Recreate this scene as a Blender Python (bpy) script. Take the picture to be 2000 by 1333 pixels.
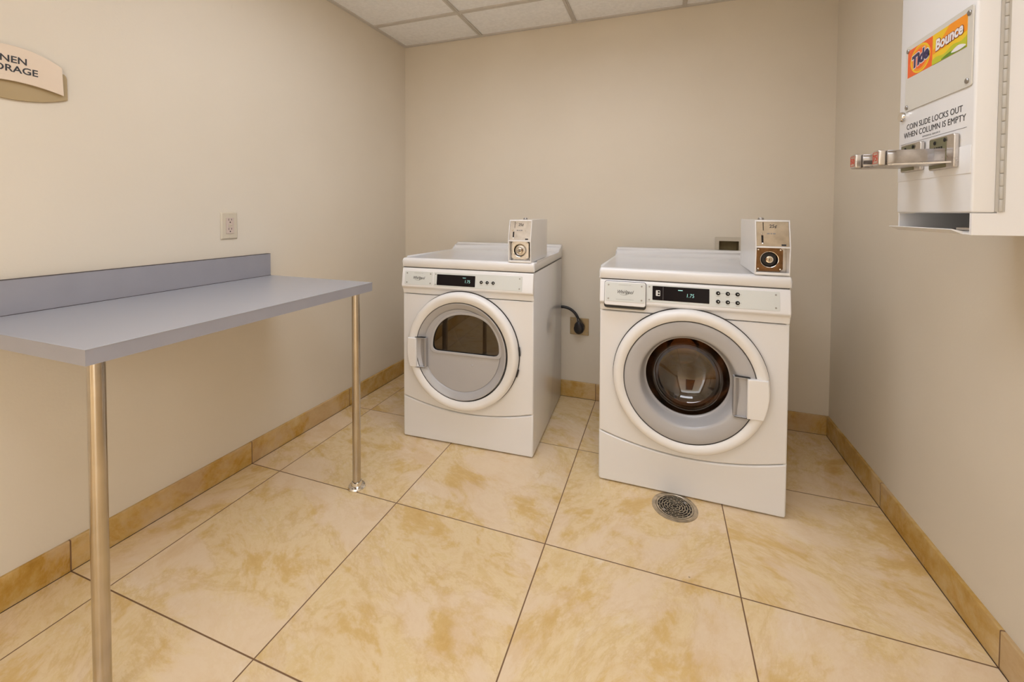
import bpy, bmesh, math, random
from mathutils import Matrix, Vector, noise
from math import sin, cos, pi, radians, atan2, sqrt, hypot

for o in list(bpy.data.objects): bpy.data.objects.remove(o)
SC = bpy.context.scene
COL = SC.collection

# ------------------------------------------------------------------ camera
F_PX, PPY = 825.54, 436.27
CAM_POS = Vector((1.69487, -2.54927, 1.13072))
YAW, PITCH, ROLL = 0.339878, -0.025944, -0.004498
Mr = Matrix.Rotation(YAW, 3, 'Z') @ Matrix.Rotation(PITCH, 3, 'X') @ Matrix.Rotation(ROLL, 3, 'Y')
right, fwd, up = Mr.col[0], Mr.col[1], Mr.col[2]
cam = bpy.data.cameras.new('camera')
cam.sensor_fit = 'HORIZONTAL'; cam.sensor_width = 36.0
cam.lens = F_PX * 36.0 / 2000.0
cam.shift_y = -(666.5 - PPY) / 2000.0
cam.clip_start = 0.02; cam.clip_end = 60
co = bpy.data.objects.new('camera', cam); COL.objects.link(co)
mw = Matrix.Identity(4)
for i in range(3):
    mw[i][0] = right[i]; mw[i][1] = up[i]; mw[i][2] = -fwd[i]; mw[i][3] = CAM_POS[i]
co.matrix_world = mw
SC.camera = co

# ------------------------------------------------------------------ world, exposure, lamp strengths
SC.view_settings.view_transform = 'Standard'
SC.view_settings.look = 'None'
SC.view_settings.gamma = 1.0
SC.view_settings.use_curve_mapping = False
SC.view_settings.exposure = 0.44
w = bpy.data.worlds.new('world'); SC.world = w; w.use_nodes = True
w.node_tree.nodes['Background'].inputs[0].default_value = (1.0, 0.995, 0.99, 1)
w.node_tree.nodes['Background'].inputs[1].default_value = 2.35
LAMP = 3.7          # emission of the ceiling troffer diffusers
LAMP2 = 4.4         # the smaller one in front of the machines
LAMP_COL = (0.91, 0.99, 1.14)

# ------------------------------------------------------------------ room numbers
W, H = 2.5116, 2.2675
AL = 0.02465                      # the left wall splays slightly
T, TY = 0.59529, 0.60898
OX, YB = 0.1441, -1.178
GX, GY, G = 0.58085, -0.34309, 0.6096
BH = 0.0975
NEAR = -3.70
def LX(y): return AL * y

# ------------------------------------------------------------------ materials
def new_mat(name):
    m = bpy.data.materials.new(name); m.use_nodes = True
    return m, m.node_tree, m.node_tree.nodes['Principled BSDF']
def lin(c):
    return tuple((v/255/12.92 if v/255 <= .04045 else ((v/255+.055)/1.055)**2.4) for v in c)
def mat(name, col, rough=.5, metal=0., coat=0., bump=0., bscale=200., vary=0., vscale=8., emit=None, estr=0., spec=.5, brough=False):
    m, nt, b = new_mat(name)
    b.inputs['Base Color'].default_value = (*col, 1)
    b.inputs['Roughness'].default_value = rough
    b.inputs['Metallic'].default_value = metal
    b.inputs['Coat Weight'].default_value = coat
    b.inputs['Coat Roughness'].default_value = .06
    b.inputs['Specular IOR Level'].default_value = spec
    if emit:
        b.inputs['Emission Color'].default_value = (*emit, 1); b.inputs['Emission Strength'].default_value = estr
    tc = nt.nodes.new('ShaderNodeTexCoord')
    if vary > 0:
        n = nt.nodes.new('ShaderNodeTexNoise'); n.inputs['Scale'].default_value = vscale; n.inputs['Detail'].default_value = 5
        nt.links.new(tc.outputs['Object'], n.inputs['Vector'])
        r = nt.nodes.new('ShaderNodeValToRGB')
        r.color_ramp.elements[0].position = .3; r.color_ramp.elements[1].position = .7
        r.color_ramp.elements[0].color = (*[max(0, c*(1-vary)) for c in col], 1)
        r.color_ramp.elements[1].color = (*[min(1, c*(1+vary)) for c in col], 1)
        nt.links.new(n.outputs['Fac'], r.inputs['Fac']); nt.links.new(r.outputs['Color'], b.inputs['Base Color'])
        if brough:
            mr = nt.nodes.new('ShaderNodeMapRange'); mr.inputs['To Min'].default_value = rough*.7; mr.inputs['To Max'].default_value = min(1, rough*1.5)
            nt.links.new(n.outputs['Fac'], mr.inputs['Value']); nt.links.new(mr.outputs['Result'], b.inputs['Roughness'])
    if bump > 0:
        n = nt.nodes.new('ShaderNodeTexNoise'); n.inputs['Scale'].default_value = bscale; n.inputs['Detail'].default_value = 3
        nt.links.new(tc.outputs['Object'], n.inputs['Vector'])
        bp = nt.nodes.new('ShaderNodeBump'); bp.inputs['Strength'].default_value = bump; bp.inputs['Distance'].default_value = .002
        nt.links.new(n.outputs['Fac'], bp.inputs['Height']); nt.links.new(bp.outputs['Normal'], b.inputs['Normal'])
    return m

def wall_mat(name, col, col2):
    """painted plaster: slow tint drift, roller stipple, a few faint scuffs"""
    m, nt, b = new_mat(name); N, L = nt.nodes, nt.links
    tc = N.new('ShaderNodeTexCoord')
    n = N.new('ShaderNodeTexNoise'); n.inputs['Scale'].default_value = 1.7; n.inputs['Detail'].default_value = 3
    L.new(tc.outputs['Object'], n.inputs['Vector'])
    mx = N.new('ShaderNodeMix'); mx.data_type = 'RGBA'
    mx.inputs['A'].default_value = (*col, 1); mx.inputs['B'].default_value = (*col2, 1)
    mr = N.new('ShaderNodeMapRange'); mr.inputs['From Min'].default_value = .35; mr.inputs['From Max'].default_value = .65
    L.new(n.outputs['Fac'], mr.inputs['Value']); L.new(mr.outputs['Result'], mx.inputs['Factor'])
    s = N.new('ShaderNodeTexNoise'); s.inputs['Scale'].default_value = 5.; s.inputs['Detail'].default_value = 7; s.inputs['Roughness'].default_value = .65; s.inputs['Distortion'].default_value = 1.5
    L.new(tc.outputs['Object'], s.inputs['Vector'])
    sr = N.new('ShaderNodeMapRange'); sr.inputs['From Min'].default_value = .70; sr.inputs['From Max'].default_value = .80; sr.inputs['To Max'].default_value = .22
    L.new(s.outputs['Fac'], sr.inputs['Value'])
    m2 = N.new('ShaderNodeMix'); m2.data_type = 'RGBA'
    m2.inputs['B'].default_value = (col[0]*.45, col[1]*.42, col[2]*.42, 1)
    L.new(sr.outputs['Result'], m2.inputs['Factor']); L.new(mx.outputs['Result'], m2.inputs['A'])
    L.new(m2.outputs['Result'], b.inputs['Base Color'])
    b.inputs['Roughness'].default_value = .5
    b.inputs['Specular IOR Level'].default_value = .35
    g = N.new('ShaderNodeTexNoise'); g.inputs['Scale'].default_value = 130; g.inputs['Detail'].default_value = 2
    L.new(tc.outputs['Object'], g.inputs['Vector'])
    bp = N.new('ShaderNodeBump'); bp.inputs['Strength'].default_value = .12; bp.inputs['Distance'].default_value = .002
    L.new(g.outputs['Fac'], bp.inputs['Height']); L.new(bp.outputs['Normal'], b.inputs['Normal'])
    return m

def tile_mat(name, dark=1.0, sat=False, zjoint=False):
    """large cloudy beige porcelain tiles; thin brown grout on the room's grid, per tile offset and turn of the clouding"""
    m, nt, b = new_mat(name); N, L = nt.nodes, nt.links
    def math_(op, a, c=None):
        x = N.new('ShaderNodeMath'); x.operation = op
        for i, v in enumerate((a, c)):
            if v is None: continue
            if isinstance(v, (int, float)): x.inputs[i].default_value = v
            else: L.new(v, x.inputs[i])
        return x.outputs[0]
    tc = N.new('ShaderNodeTexCoord'); sp = N.new('ShaderNodeSeparateXYZ'); L.new(tc.outputs['Object'], sp.inputs[0])
    fx = math_('DIVIDE', math_('SUBTRACT', sp.outputs[0], OX), T)
    fy = math_('DIVIDE', math_('SUBTRACT', sp.outputs[1], YB), TY)
    ix, iy = math_('FLOOR', fx), math_('FLOOR', fy)
    dx = math_('MULTIPLY', math_('SUBTRACT', .5, math_('ABSOLUTE', math_('SUBTRACT', math_('SUBTRACT', fx, ix), .5))), T)
    dy = math_('MULTIPLY', math_('SUBTRACT', .5, math_('ABSOLUTE', math_('SUBTRACT', math_('SUBTRACT', fy, iy), .5))), TY)
    d = math_('MINIMUM', dx, dy)
    gr = N.new('ShaderNodeMapRange'); gr.inputs['From Min'].default_value = .0013; gr.inputs['From Max'].default_value = .0025
    L.new(d, gr.inputs['Value'])      # 0 in the grout, 1 on the tile
    cb = N.new('ShaderNodeCombineXYZ'); L.new(ix, cb.inputs[0]); L.new(iy, cb.inputs[1]); cb.inputs[2].default_value = 3.3
    wn = N.new('ShaderNodeTexWhiteNoise'); wn.noise_dimensions = '3D'; L.new(cb.outputs[0], wn.inputs['Vector'])
    vr = N.new('ShaderNodeVectorRotate'); vr.rotation_type = 'Z_AXIS'
    L.new(tc.outputs['Object'], vr.inputs['Vector'])
    ang = math_('ADD', math_('MULTIPLY', math_('FLOOR', math_('MULTIPLY', wn.outputs['Value'], 3.99)), pi/2), .5)
    L.new(ang, vr.inputs['Angle'])
    sc = N.new('ShaderNodeVectorMath'); sc.operation = 'SCALE'; L.new(wn.outputs['Color'], sc.inputs[0]); sc.inputs['Scale'].default_value = 9.
    ad = N.new('ShaderNodeVectorMath'); ad.operation = 'ADD'; L.new(vr.outputs[0], ad.inputs[0]); L.new(sc.outputs[0], ad.inputs[1])
    mp = N.new('ShaderNodeVectorMath'); mp.operation = 'MULTIPLY'; L.new(ad.outputs[0], mp.inputs[0]); mp.inputs[1].default_value = (1.0, 1.55, 1.3)
    def nz(scale, det, rough, dist):
        n = N.new('ShaderNodeTexNoise'); n.inputs['Scale'].default_value = scale; n.inputs['Detail'].default_value = det
        n.inputs['Roughness'].default_value = rough; n.inputs['Distortion'].default_value = dist
        L.new(mp.outputs[0], n.inputs['Vector']); return n.outputs['Fac']
    a = nz(3.6, 10, .68, .35)
    r = N.new('ShaderNodeValToRGB'); cr = r.color_ramp
    if not sat:
        stops = [(.30, (.62, .38, .12)), (.42, (.71, .49, .21)), (.47, (.77, .58, .33)), (.52, (.80, .62, .37)), (.56, (.76, .57, .30)), (.66, (.83, .68, .48))]
    else:
        stops = [(.30, (.38, .19, .02)), (.42, (.48, .27, .05)), (.50, (.54, .34, .10)), (.58, (.60, .41, .18)), (.70, (.68, .50, .28))]  # baseboard stops, shade included in the colour
    cr.elements[0].position, cr.elements[0].color = stops[0][0], (*[c*dark for c in stops[0][1]], 1)
    cr.elements[1].position, cr.elements[1].color = stops[-1][0], (*[c*dark for c in stops[-1][1]], 1)
    for p, c in stops[1:-1]:
        e = cr.elements.new(p); e.color = (*[v*dark for v in c], 1)
    L.new(a, r.inputs['Fac'])
    # thin rusty veins
    v = nz(2.2, 9, .70, .5)
    vv = math_('ABSOLUTE', math_('SUBTRACT', v, .5))
    vm = N.new('ShaderNodeMapRange'); vm.inputs['From Min'].default_value = 0; vm.inputs['From Max'].default_value = .03; vm.inputs['To Min'].default_value = .38; vm.inputs['To Max'].default_value = 0
    L.new(vv, vm.inputs['Value'])
    m1 = N.new('ShaderNodeMix'); m1.data_type = 'RGBA'; L.new(vm.outputs['Result'], m1.inputs['Factor'])
    L.new(r.outputs['Color'], m1.inputs['A']); m1.inputs['B'].default_value = (.62*dark, .40*dark, .15*dark, 1)
    # fine mottling of the print
    fm = nz(13., 6, .7, .6)
    fr_ = N.new('ShaderNodeMapRange'); fr_.inputs['From Min'].default_value = .50; fr_.inputs['From Max'].default_value = .68; fr_.inputs['To Max'].default_value = .45
    L.new(fm, fr_.inputs['Value'])
    m0 = N.new('ShaderNodeMix'); m0.data_type = 'RGBA'; L.new(fr_.outputs['Result'], m0.inputs['Factor'])
    L.new(m1.outputs['Result'], m0.inputs['A']); m0.inputs['B'].default_value = (.66*dark, .43*dark, .17*dark, 1); m1 = m0
    # pinkish clouds
    pk = nz(2.2, 9, .62, .3)
    pm = N.new('ShaderNodeMapRange'); pm.inputs['From Min'].default_value = .49; pm.inputs['From Max'].default_value = .56; pm.inputs['To Max'].default_value = .5
    L.new(pk, pm.inputs['Value'])
    m2 = N.new('ShaderNodeMix'); m2.data_type = 'RGBA'; L.new(pm.outputs['Result'], m2.inputs['Factor'])
    L.new(m1.outputs['Result'], m2.inputs['A']); m2.inputs['B'].default_value = ((.82*dark, .65*dark, .49*dark, 1) if not sat else (.58*dark, .42*dark, .27*dark, 1))
    # tiny specks of dirt
    vo = N.new('ShaderNodeTexVoronoi'); vo.inputs['Scale'].default_value = 5.; L.new(tc.outputs['Object'], vo.inputs['Vector'])
    sm = N.new('ShaderNodeMapRange'); sm.inputs['From Min'].default_value = .012; sm.inputs['From Max'].default_value = .022; sm.inputs['To Min'].default_value = .7; sm.inputs['To Max'].default_value = 0
    L.new(vo.outputs['Distance'], sm.inputs['Value'])
    m3 = N.new('ShaderNodeMix'); m3.data_type = 'RGBA'; L.new(sm.outputs['Result'], m3.inputs['Factor'])
    L.new(m2.outputs['Result'], m3.inputs['A']); m3.inputs['B'].default_value = (.20, .11, .05, 1)
    fin = N.new('ShaderNodeMix'); fin.data_type = 'RGBA'; L.new(gr.outputs['Result'], fin.inputs['Factor'])
    fin.inputs['A'].default_value = (.19, .10, .045, 1); L.new(m3.outputs['Result'], fin.inputs['B'])
    L.new(fin.outputs['Result'], b.inputs['Base Color'])
    rr = N.new('ShaderNodeMapRange'); rr.inputs['To Min'].default_value = .8; rr.inputs['To Max'].default_value = .22
    L.new(gr.outputs['Result'], rr.inputs['Value'])
    rn = math_('ADD', rr.outputs['Result'], math_('MULTIPLY', math_('SUBTRACT', a, .5), .25))
    L.new(rn, b.inputs['Roughness'])
    bp = N.new('ShaderNodeBump'); bp.inputs['Strength'].default_value = .5; bp.inputs['Distance'].default_value = .0012
    hh = math_('ADD', gr.outputs['Result'], math_('MULTIPLY', a, .12))
    L.new(hh, bp.inputs['Height']); L.new(bp.outputs['Normal'], b.inputs['Normal'])
    b.inputs['Specular IOR Level'].default_value = .5
    return m

def glass_mat(name, tint, refl=.10, rough=.02, cap=.25):
    """dark tinted window glass: clear tinted body with a Fresnel reflection"""
    m = bpy.data.materials.new(name); m.use_nodes = True; nt = m.node_tree; N, L = nt.nodes, nt.links
    N.remove(N['Principled BSDF']); out = N['Material Output']
    t = N.new('ShaderNodeBsdfTransparent'); t.inputs[0].default_value = (*tint, 1)
    g = N.new('ShaderNodeBsdfGlossy'); g.inputs['Roughness'].default_value = rough; g.inputs[0].default_value = (.95, .9, .85, 1)
    f = N.new('ShaderNodeFresnel'); f.inputs[0].default_value = 1.5
    a = N.new('ShaderNodeMath'); a.operation = 'ADD'; L.new(f.outputs[0], a.inputs[0]); a.inputs[1].default_value = refl
    mx = N.new('ShaderNodeMixShader'); a2 = N.new('ShaderNodeMath'); a2.operation = 'MINIMUM'; L.new(a.outputs[0], a2.inputs[0]); a2.inputs[1].default_value = cap
    L.new(a2.outputs[0], mx.inputs[0]); L.new(t.outputs[0], mx.inputs[1]); L.new(g.outputs[0], mx.inputs[2])
    L.new(mx.outputs[0], out.inputs[0]); return m

def drum_mat(name):
    m, nt, b = new_mat(name); N, L = nt.nodes, nt.links
    tc = N.new('ShaderNodeTexCoord')
    vo = N.new('ShaderNodeTexVoronoi'); vo.inputs['Scale'].default_value = 90; vo.inputs['Randomness'].default_value = .1
    L.new(tc.outputs['Object'], vo.inputs['Vector'])
    r = N.new('ShaderNodeValToRGB'); r.color_ramp.elements[0].position = .22; r.color_ramp.elements[1].position = .30
    r.color_ramp.elements[0].color = (.02, .015, .01, 1); r.color_ramp.elements[1].color = (.62, .55, .46, 1)
    L.new(vo.outputs['Distance'], r.inputs['Fac']); L.new(r.outputs['Color'], b.inputs['Base Color'])
    b.inputs['Metallic'].default_value = 1; b.inputs['Roughness'].default_value = .25
    return m

M = {}
M['wall'] = wall_mat('wall_paint', (.725, .645, .525), (.755, .675, .555))
M['floor'] = tile_mat('floor_tile')
M['base'] = tile_mat('baseboard_tile_shaded', 1.0, True)  # same tile, shade on its upright face put into darker, richer colours
M['ceiling'] = mat('ceiling_tile', (.91, .905, .90), .9, bump=.6, bscale=260, vary=.05, vscale=60)
M['tbar'] = mat('painted_ceiling_bar', (.60, .56, .51), .5, vary=.05)
M['enamel'] = mat('white_enamel', (.80, .785, .78), .16, coat=.3, vary=.015, vscale=3)
M['enamel2'] = mat('white_plastic', (.82, .805, .80), .28, vary=.015, vscale=4)
M['ring'] = mat('cream_plastic', (.835, .81, .785), .25, vary=.012, vscale=4)
M['gray'] = mat('grey_door_plastic', (.45, .435, .435), .24, coat=.2, vary=.03, vscale=5)
M['gray2'] = mat('grey_scoop_plastic', (.34, .32, .31), .34)
M['dark'] = mat('dark_gap_rubber', (.025, .022, .020), .6)
M['plate'] = mat('control_plate', (.68, .70, .68), .32, vary=.02, vscale=10)
M['screen'] = mat('black_display', (.012, .009, .010), .22, spec=.12)
M['ink'] = mat('black_ink', (.03, .028, .03), .5)
M['inkgray'] = mat('grey_ink', (.25, .24, .24), .5)
M['digit'] = mat('lit_digit', (.2, .6, .55), .4, emit=(.6, 1., .92), estr=.6)
M['btn'] = mat('black_button', (.014, .012, .012), .5, spec=.2)
M['btndot'] = mat('button_dot', (.75, .75, .72), .4)
M['screw'] = mat('screw_steel', (.38, .36, .34), .35, metal=.9)
M['steel'] = mat('brushed_steel', (.62, .58, .54), .28, metal=1, vary=.10, vscale=40, brough=True)
M['rusty'] = mat('tarnished_bronze_plate', (.20, .105, .045), .38, metal=.85, vary=.35, vscale=30)
M['wallsteel'] = mat('aged_outlet_steel', (.38, .31, .20), .35, metal=.85, vary=.15, vscale=20)
M['hinge'] = mat('painted_hinge', (.50, .47, .42), .45)
M['olive'] = mat('dark_slide_face', (.20, .19, .11), .4, metal=.5)
M['priceb'] = mat('tarnished_price_plate', (.46, .37, .26), .3, metal=.9, vary=.2, vscale=20)
M['slidechrome'] = mat('dimmed_chrome', (.42, .40, .40), .12, metal=1, vary=.25, vscale=30)  # base darkened in place of dark surroundings that chrome would mirror
M['chrome'] = mat('chrome', (.80, .77, .73), .06, metal=1)
M['tube'] = mat('stainless_tube', (.52, .46, .38), .20, metal=1, vary=.10, vscale=14, brough=True)
M['lam'] = mat('grey_blue_laminate', (.40, .40, .435), .27, vary=.012, vscale=3)
M['lamside'] = mat('grey_laminate_edge', (.32, .31, .335), .38, vary=.03, vscale=12)
M['seamline'] = mat('dark_laminate_seam', (.05, .035, .035), .5)
M['drum'] = drum_mat('perforated_drum_steel')
M['drumback'] = mat('drum_back_steel', (.60, .52, .42), .22, metal=1, vary=.15, vscale=6)
M['dryerdrum'] = mat('dryer_drum_enamel', (.32, .22, .12), .35, vary=.2, vscale=4)
M['glass'] = glass_mat('washer_door_glass', (.30, .19, .115), .06, .03, .16)
M['glass2'] = glass_mat('dryer_door_glass', (.27, .20, .12), .07)
M['rubber'] = mat('grey_gasket', (.10, .085, .075), .6)
M['blackplug'] = mat('black_rubber', (.014, .012, .014), .42, bump=.1, bscale=400)
M['ivory'] = mat('ivory_plate', (.64, .56, .43), .35)
M['pinkish'] = mat('pale_receptacle', (.62, .50, .42), .35)
M['hole'] = mat('dark_hole', (.012, .008, .006), .8)
M['signfront'] = mat('sign_cream', (.76, .62, .48), .5, vary=.02)
M['signback'] = mat('sign_tan', (.42, .31, .16), .5, vary=.03)
M['boxbrown'] = mat('box_cavity', (.30, .23, .11), .6, vary=.15, vscale=20)
M['drain'] = mat('drain_bronze', (.50, .43, .33), .32, metal=.9, vary=.25, vscale=40)
M['disp'] = mat('dispenser_enamel', (.80, .785, .775), .22, coat=.25, vary=.01, vscale=3)
M['acrylic'] = mat('clear_panel_backing', (.66, .63, .56), .12, coat=.6, vary=.01)
M['orange'] = mat('orange_print', (.86, .12, .015), .3, vary=.06, vscale=40)
M['orange2'] = mat('light_orange_print', (.90, .30, .01), .3)
M['yellow'] = mat('yellow_print', (.85, .55, .015), .3)
M['lime'] = mat('lime_print', (.50, .52, .02), .3)
M['green'] = mat('green_print', (.12, .26, .01), .3)
M['white'] = mat('white_print', (.82, .78, .78), .3)
M['navy'] = mat('navy_print', (.025, .018, .09), .3)
M['redink'] = mat('red_ink', (.50, .05, .02), .4)
M['door'] = mat('brown_door_wood', (.16, .075, .03), .4, vary=.25, vscale=6)
M['grout'] = mat('dark_grout', (.06, .03, .015), .9)
M['caulk'] = mat('cream_caulk', (.60, .50, .36), .6)
for key, e in (('lamp', LAMP), ('lamp2', LAMP2)):
    mE, ntE, bE = new_mat('lamp_diffuser')
    bE.inputs['Base Color'].default_value = (.9, .9, .88, 1)
    bE.inputs['Emission Color'].default_value = (*LAMP_COL, 1); bE.inputs['Emission Strength'].default_value = e
    M[key] = mE

# ------------------------------------------------------------------ mesh helpers
def finish(bm, angle=35):
    bmesh.ops.remove_doubles(bm, verts=bm.verts, dist=1e-6)
    bmesh.ops.recalc_face_normals(bm, faces=bm.faces)
def link(name, bm, m, parent=None, mtx=None, smooth=True, angle=35):
    me = bpy.data.meshes.new(name); finish(bm)
    if mtx is not None: bm.transform(mtx)
    bm.to_mesh(me); bm.free()
    return link_me(name, me, m, parent, smooth, angle)
def link_me(name, me, m, parent=None, smooth=True, angle=35):
    if smooth:
        me.shade_smooth(); me.set_sharp_from_angle(angle=radians(angle))
    ms = m if isinstance(m, (list, tuple)) else [m]
    me.materials.clear()
    for k in ms: me.materials.append(M[k] if isinstance(k, str) else k)
    o = bpy.data.objects.new(name, me); COL.objects.link(o)
    if parent is not None: o.parent = parent
    return o
def split_link(name, bm, m, parent=None, mtx=None, smooth=True, angle=35):
    """every loose piece of bm becomes an object of its own"""
    finish(bm)
    if mtx is not None: bm.transform(mtx)
    bm.verts.index_update(); seen = set(); out = []
    for v0 in list(bm.verts):
        if v0.index in seen: continue
        st = [v0]; seen.add(v0.index); isl = []
        while st:
            v = st.pop(); isl.append(v)
            for e in v.link_edges:
                q = e.other_vert(v)
                if q.index not in seen: seen.add(q.index); st.append(q)
        mp = {v.index: i for i, v in enumerate(isl)}
        fs = {f for v in isl for f in v.link_faces}
        me = bpy.data.meshes.new(name); me.from_pydata([v.co[:] for v in isl], [], [[mp[v.index] for v in f.verts] for f in fs]); me.update()
        out.append(link_me(name, me, m, parent, smooth, angle))
    bm.free(); return out
def thing(name, label, cat, loc=(0, 0, 0), rz=0, group=None):
    o = bpy.data.objects.new(name, None); COL.objects.link(o); o.empty_display_size = .1
    o.location = loc; o.rotation_euler = (0, 0, rz); o['label'] = label; o['category'] = cat
    if group: o['group'] = group
    return o
def struct(o): o['kind'] = 'structure'; return o
def box(bm, x0, x1, y0, y1, z0, z1, bev=0., seg=2, mi=0):
    vs = [bm.verts.new((x, y, z)) for z in (z0, z1) for y in (y0, y1) for x in (x0, x1)]
    fs = [bm.faces.new([vs[i] for i in f]) for f in ((0, 2, 3, 1), (4, 5, 7, 6), (0, 1, 5, 4), (2, 6, 7, 3), (0, 4, 6, 2), (1, 3, 7, 5))]
    for f in fs: f.material_index = mi
    if bev > 0:
        es = list({e for f in fs for e in f.edges})
        bmesh.ops.bevel(bm, geom=es, offset=bev, segments=seg, affect='EDGES', profile=.5)
    return fs
def bx(*a, **k):
    bm = bmesh.new(); box(bm, *a, **k); return bm
def lathe(bm, prof, n=96, closed=False):
    """profile of (r, h) around +Z"""
    rings = []
    for r, h in prof:
        if r < 1e-6: rings.append([bm.verts.new((0, 0, h))])
        else: rings.append([bm.verts.new((r*cos(2*pi*i/n), r*sin(2*pi*i/n), h)) for i in range(n)])
    pairs = list(zip(rings, rings[1:])) + ([(rings[-1], rings[0])] if closed else [])
    for A, B in pairs:
        for i in range(n):
            j = (i+1) % n
            if len(A) == 1 and len(B) == 1: continue
            if len(A) == 1: bm.faces.new((A[0], B[i], B[j]))
            elif len(B) == 1: bm.faces.new((A[i], A[j], B[0]))
            else: bm.faces.new((A[i], A[j], B[j], B[i]))
    return bm
def tube(bm, pts, r, n=16, caps=True):
    pts = [Vector(p) for p in pts]; rings = []; nrm = None
    for i, p in enumerate(pts):
        t = (pts[min(i+1, len(pts)-1)] - pts[max(i-1, 0)]).normalized()
        if nrm is None:
            nrm = t.orthogonal().normalized()
        nrm = (nrm - t*nrm.dot(t)).normalized(); bn = t.cross(nrm)
        rr = r[i] if isinstance(r, (list, tuple)) else r
        rings.append([bm.verts.new(p + (nrm*cos(2*pi*k/n) + bn*sin(2*pi*k/n))*rr) for k in range(n)])
    for A, B in zip(rings, rings[1:]):
        for i in range(n): bm.faces.new((A[i], A[(i+1) % n], B[(i+1) % n], B[i]))
    if caps:
        bm.faces.new(rings[0]); bm.faces.new(rings[-1])
def prism(bm, outline, y0, y1, bev=0., seg=2, axis='y'):
    """closed outline of (a, b) extruded along an axis. axis 'x': (y,z) outline; 'y': (x,z); 'z': (x,y)"""
    def P(a, b, t): return {'x': (t, a, b), 'y': (a, t, b), 'z': (a, b, t)}[axis]
    A = [bm.verts.new(P(a, b, y0)) for a, b in outline]; B = [bm.verts.new(P(a, b, y1)) for a, b in outline]
    fs = [bm.faces.new(A), bm.faces.new(B[::-1])]
    n = len(A)
    for i in range(n): fs.append(bm.faces.new((A[i], A[(i+1) % n], B[(i+1) % n], B[i])))
    if bev > 0:
        es = list({e for f in fs[:2] for e in f.edges})
        bmesh.ops.bevel(bm, geom=es, offset=bev, segments=seg, affect='EDGES', profile=.5)
def rrect(x0, x1, z0, z1, r, n=5):
    out = []
    for cx, cz, a0 in ((x1-r, z0+r, -90), (x1-r, z1-r, 0), (x0+r, z1-r, 90), (x0+r, z0+r, 180)):
        for i in range(n+1):
            a = radians(a0 + 90*i/n); out.append((cx + r*cos(a), cz + r*sin(a)))
    return out
def plate_me(outer, holes=(), th=.01, bev=.0, name='plate'):
    """flat plate with holes through a filled 2D curve: spans z 0..th"""
    cu = bpy.data.curves.new('c', 'CURVE'); cu.dimensions = '2D'; cu.fill_mode = 'BOTH'
    cu.extrude = max(th/2 - bev, 0.00001); cu.bevel_depth = bev; cu.bevel_resolution = 2; cu.offset = -bev
    for pl in (outer, *holes):
        s = cu.splines.new('POLY'); s.points.add(len(pl)-1); s.use_cyclic_u = True
        for p, q in zip(s.points, pl): p.co = (q[0], q[1], 0, 1)
    return curve_to_mesh(cu, Matrix.Translation((0, 0, th/2)))
def curve_to_mesh(cu, mtx):
    ob = bpy.data.objects.new('tmp', cu); COL.objects.link(ob)
    bpy.context.view_layer.update()
    me = bpy.data.meshes.new_from_object(ob.evaluated_get(bpy.context.evaluated_depsgraph_get()))
    bpy.data.objects.remove(ob); bpy.data.curves.remove(cu)
    me.transform(mtx)
    return me
def text_me(s, size, mtx, depth=.0004, ax='CENTER', ay='CENTER', shear=0., bold=0., spacing=1., sx=1.):
    cu = bpy.data.curves.new('t', 'FONT'); cu.body = s; cu.size = size; cu.align_x = ax; cu.align_y = ay
    cu.extrude = depth; cu.shear = shear; cu.offset = bold; cu.space_character = spacing; cu.resolution_u = 3
    return curve_to_mesh(cu, mtx @ Matrix.Diagonal((sx, 1, 1, 1)))
def frame_mtx(origin, xdir, ydir):
    x = Vector(xdir).normalized(); y = Vector(ydir); y = (y - x*y.dot(x)).normalized(); z = x.cross(y)
    m = Matrix.Identity(4)
    for i in range(3): m[i][0], m[i][1], m[i][2], m[i][3] = x[i], y[i], z[i], origin[i]
    return m
def join_me(parts):
    bm = bmesh.new()
    for me in parts:
        bm.from_mesh(me); bpy.data.meshes.remove(me)
    return bm
FRONT = Matrix(((1, 0, 0, 0), (0, 0, -1, 0), (0, 1, 0, 0), (0, 0, 0, 1)))     # plate xy -> machine xz, thickness towards -y
def tr(x, y, z): return Matrix.Translation((x, y, z))

# ------------------------------------------------------------------ room shell
XN = LX(NEAR)
bm = bmesh.new(); box(bm, XN-.12, W+.1, NEAR-.1, .1, -.08, 0); box(bm, -.6, 3.2, -5.7, NEAR-.1, -.08, 0); struct(link('floor', bm, 'floor', smooth=False))
LAMPS = [(GX+G, GX+3*G, GY-4*G, GY-3*G), (GX, GX+2*G, GY-2*G, GY-G)]
bm = bmesh.new()
cuts = [NEAR-.1] + [v for L_ in sorted(LAMPS, key=lambda q: q[2]) for v in (L_[2]+.012, L_[3]-.012)] + [.1]
for i in range(len(cuts)-1):
    if i % 2 == 0: box(bm, XN-.12, W+.1, cuts[i], cuts[i+1], H+.008, H+.08)
    else:
        q0 = sorted(LAMPS, key=lambda q: q[2])[i//2]; box(bm, XN-.12, q0[0]+.012, cuts[i], cuts[i+1], H+.008, H+.08); box(bm, q0[1]-.012, W+.1, cuts[i], cuts[i+1], H+.008, H+.08)
struct(link('ceiling', bm, 'ceiling', smooth=False))
bm = bmesh.new(); prism(bm, [(0, .0), (XN, NEAR), (XN-.08, NEAR), (-.08, .0)], 0, H+.008, axis='z'); struct(link('wall_left', bm, 'wall', smooth=False))
bm = bx(W, W+.08, NEAR, 0, 0, H+.008); struct(link('wall_right', bm, 'wall', smooth=False))
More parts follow.
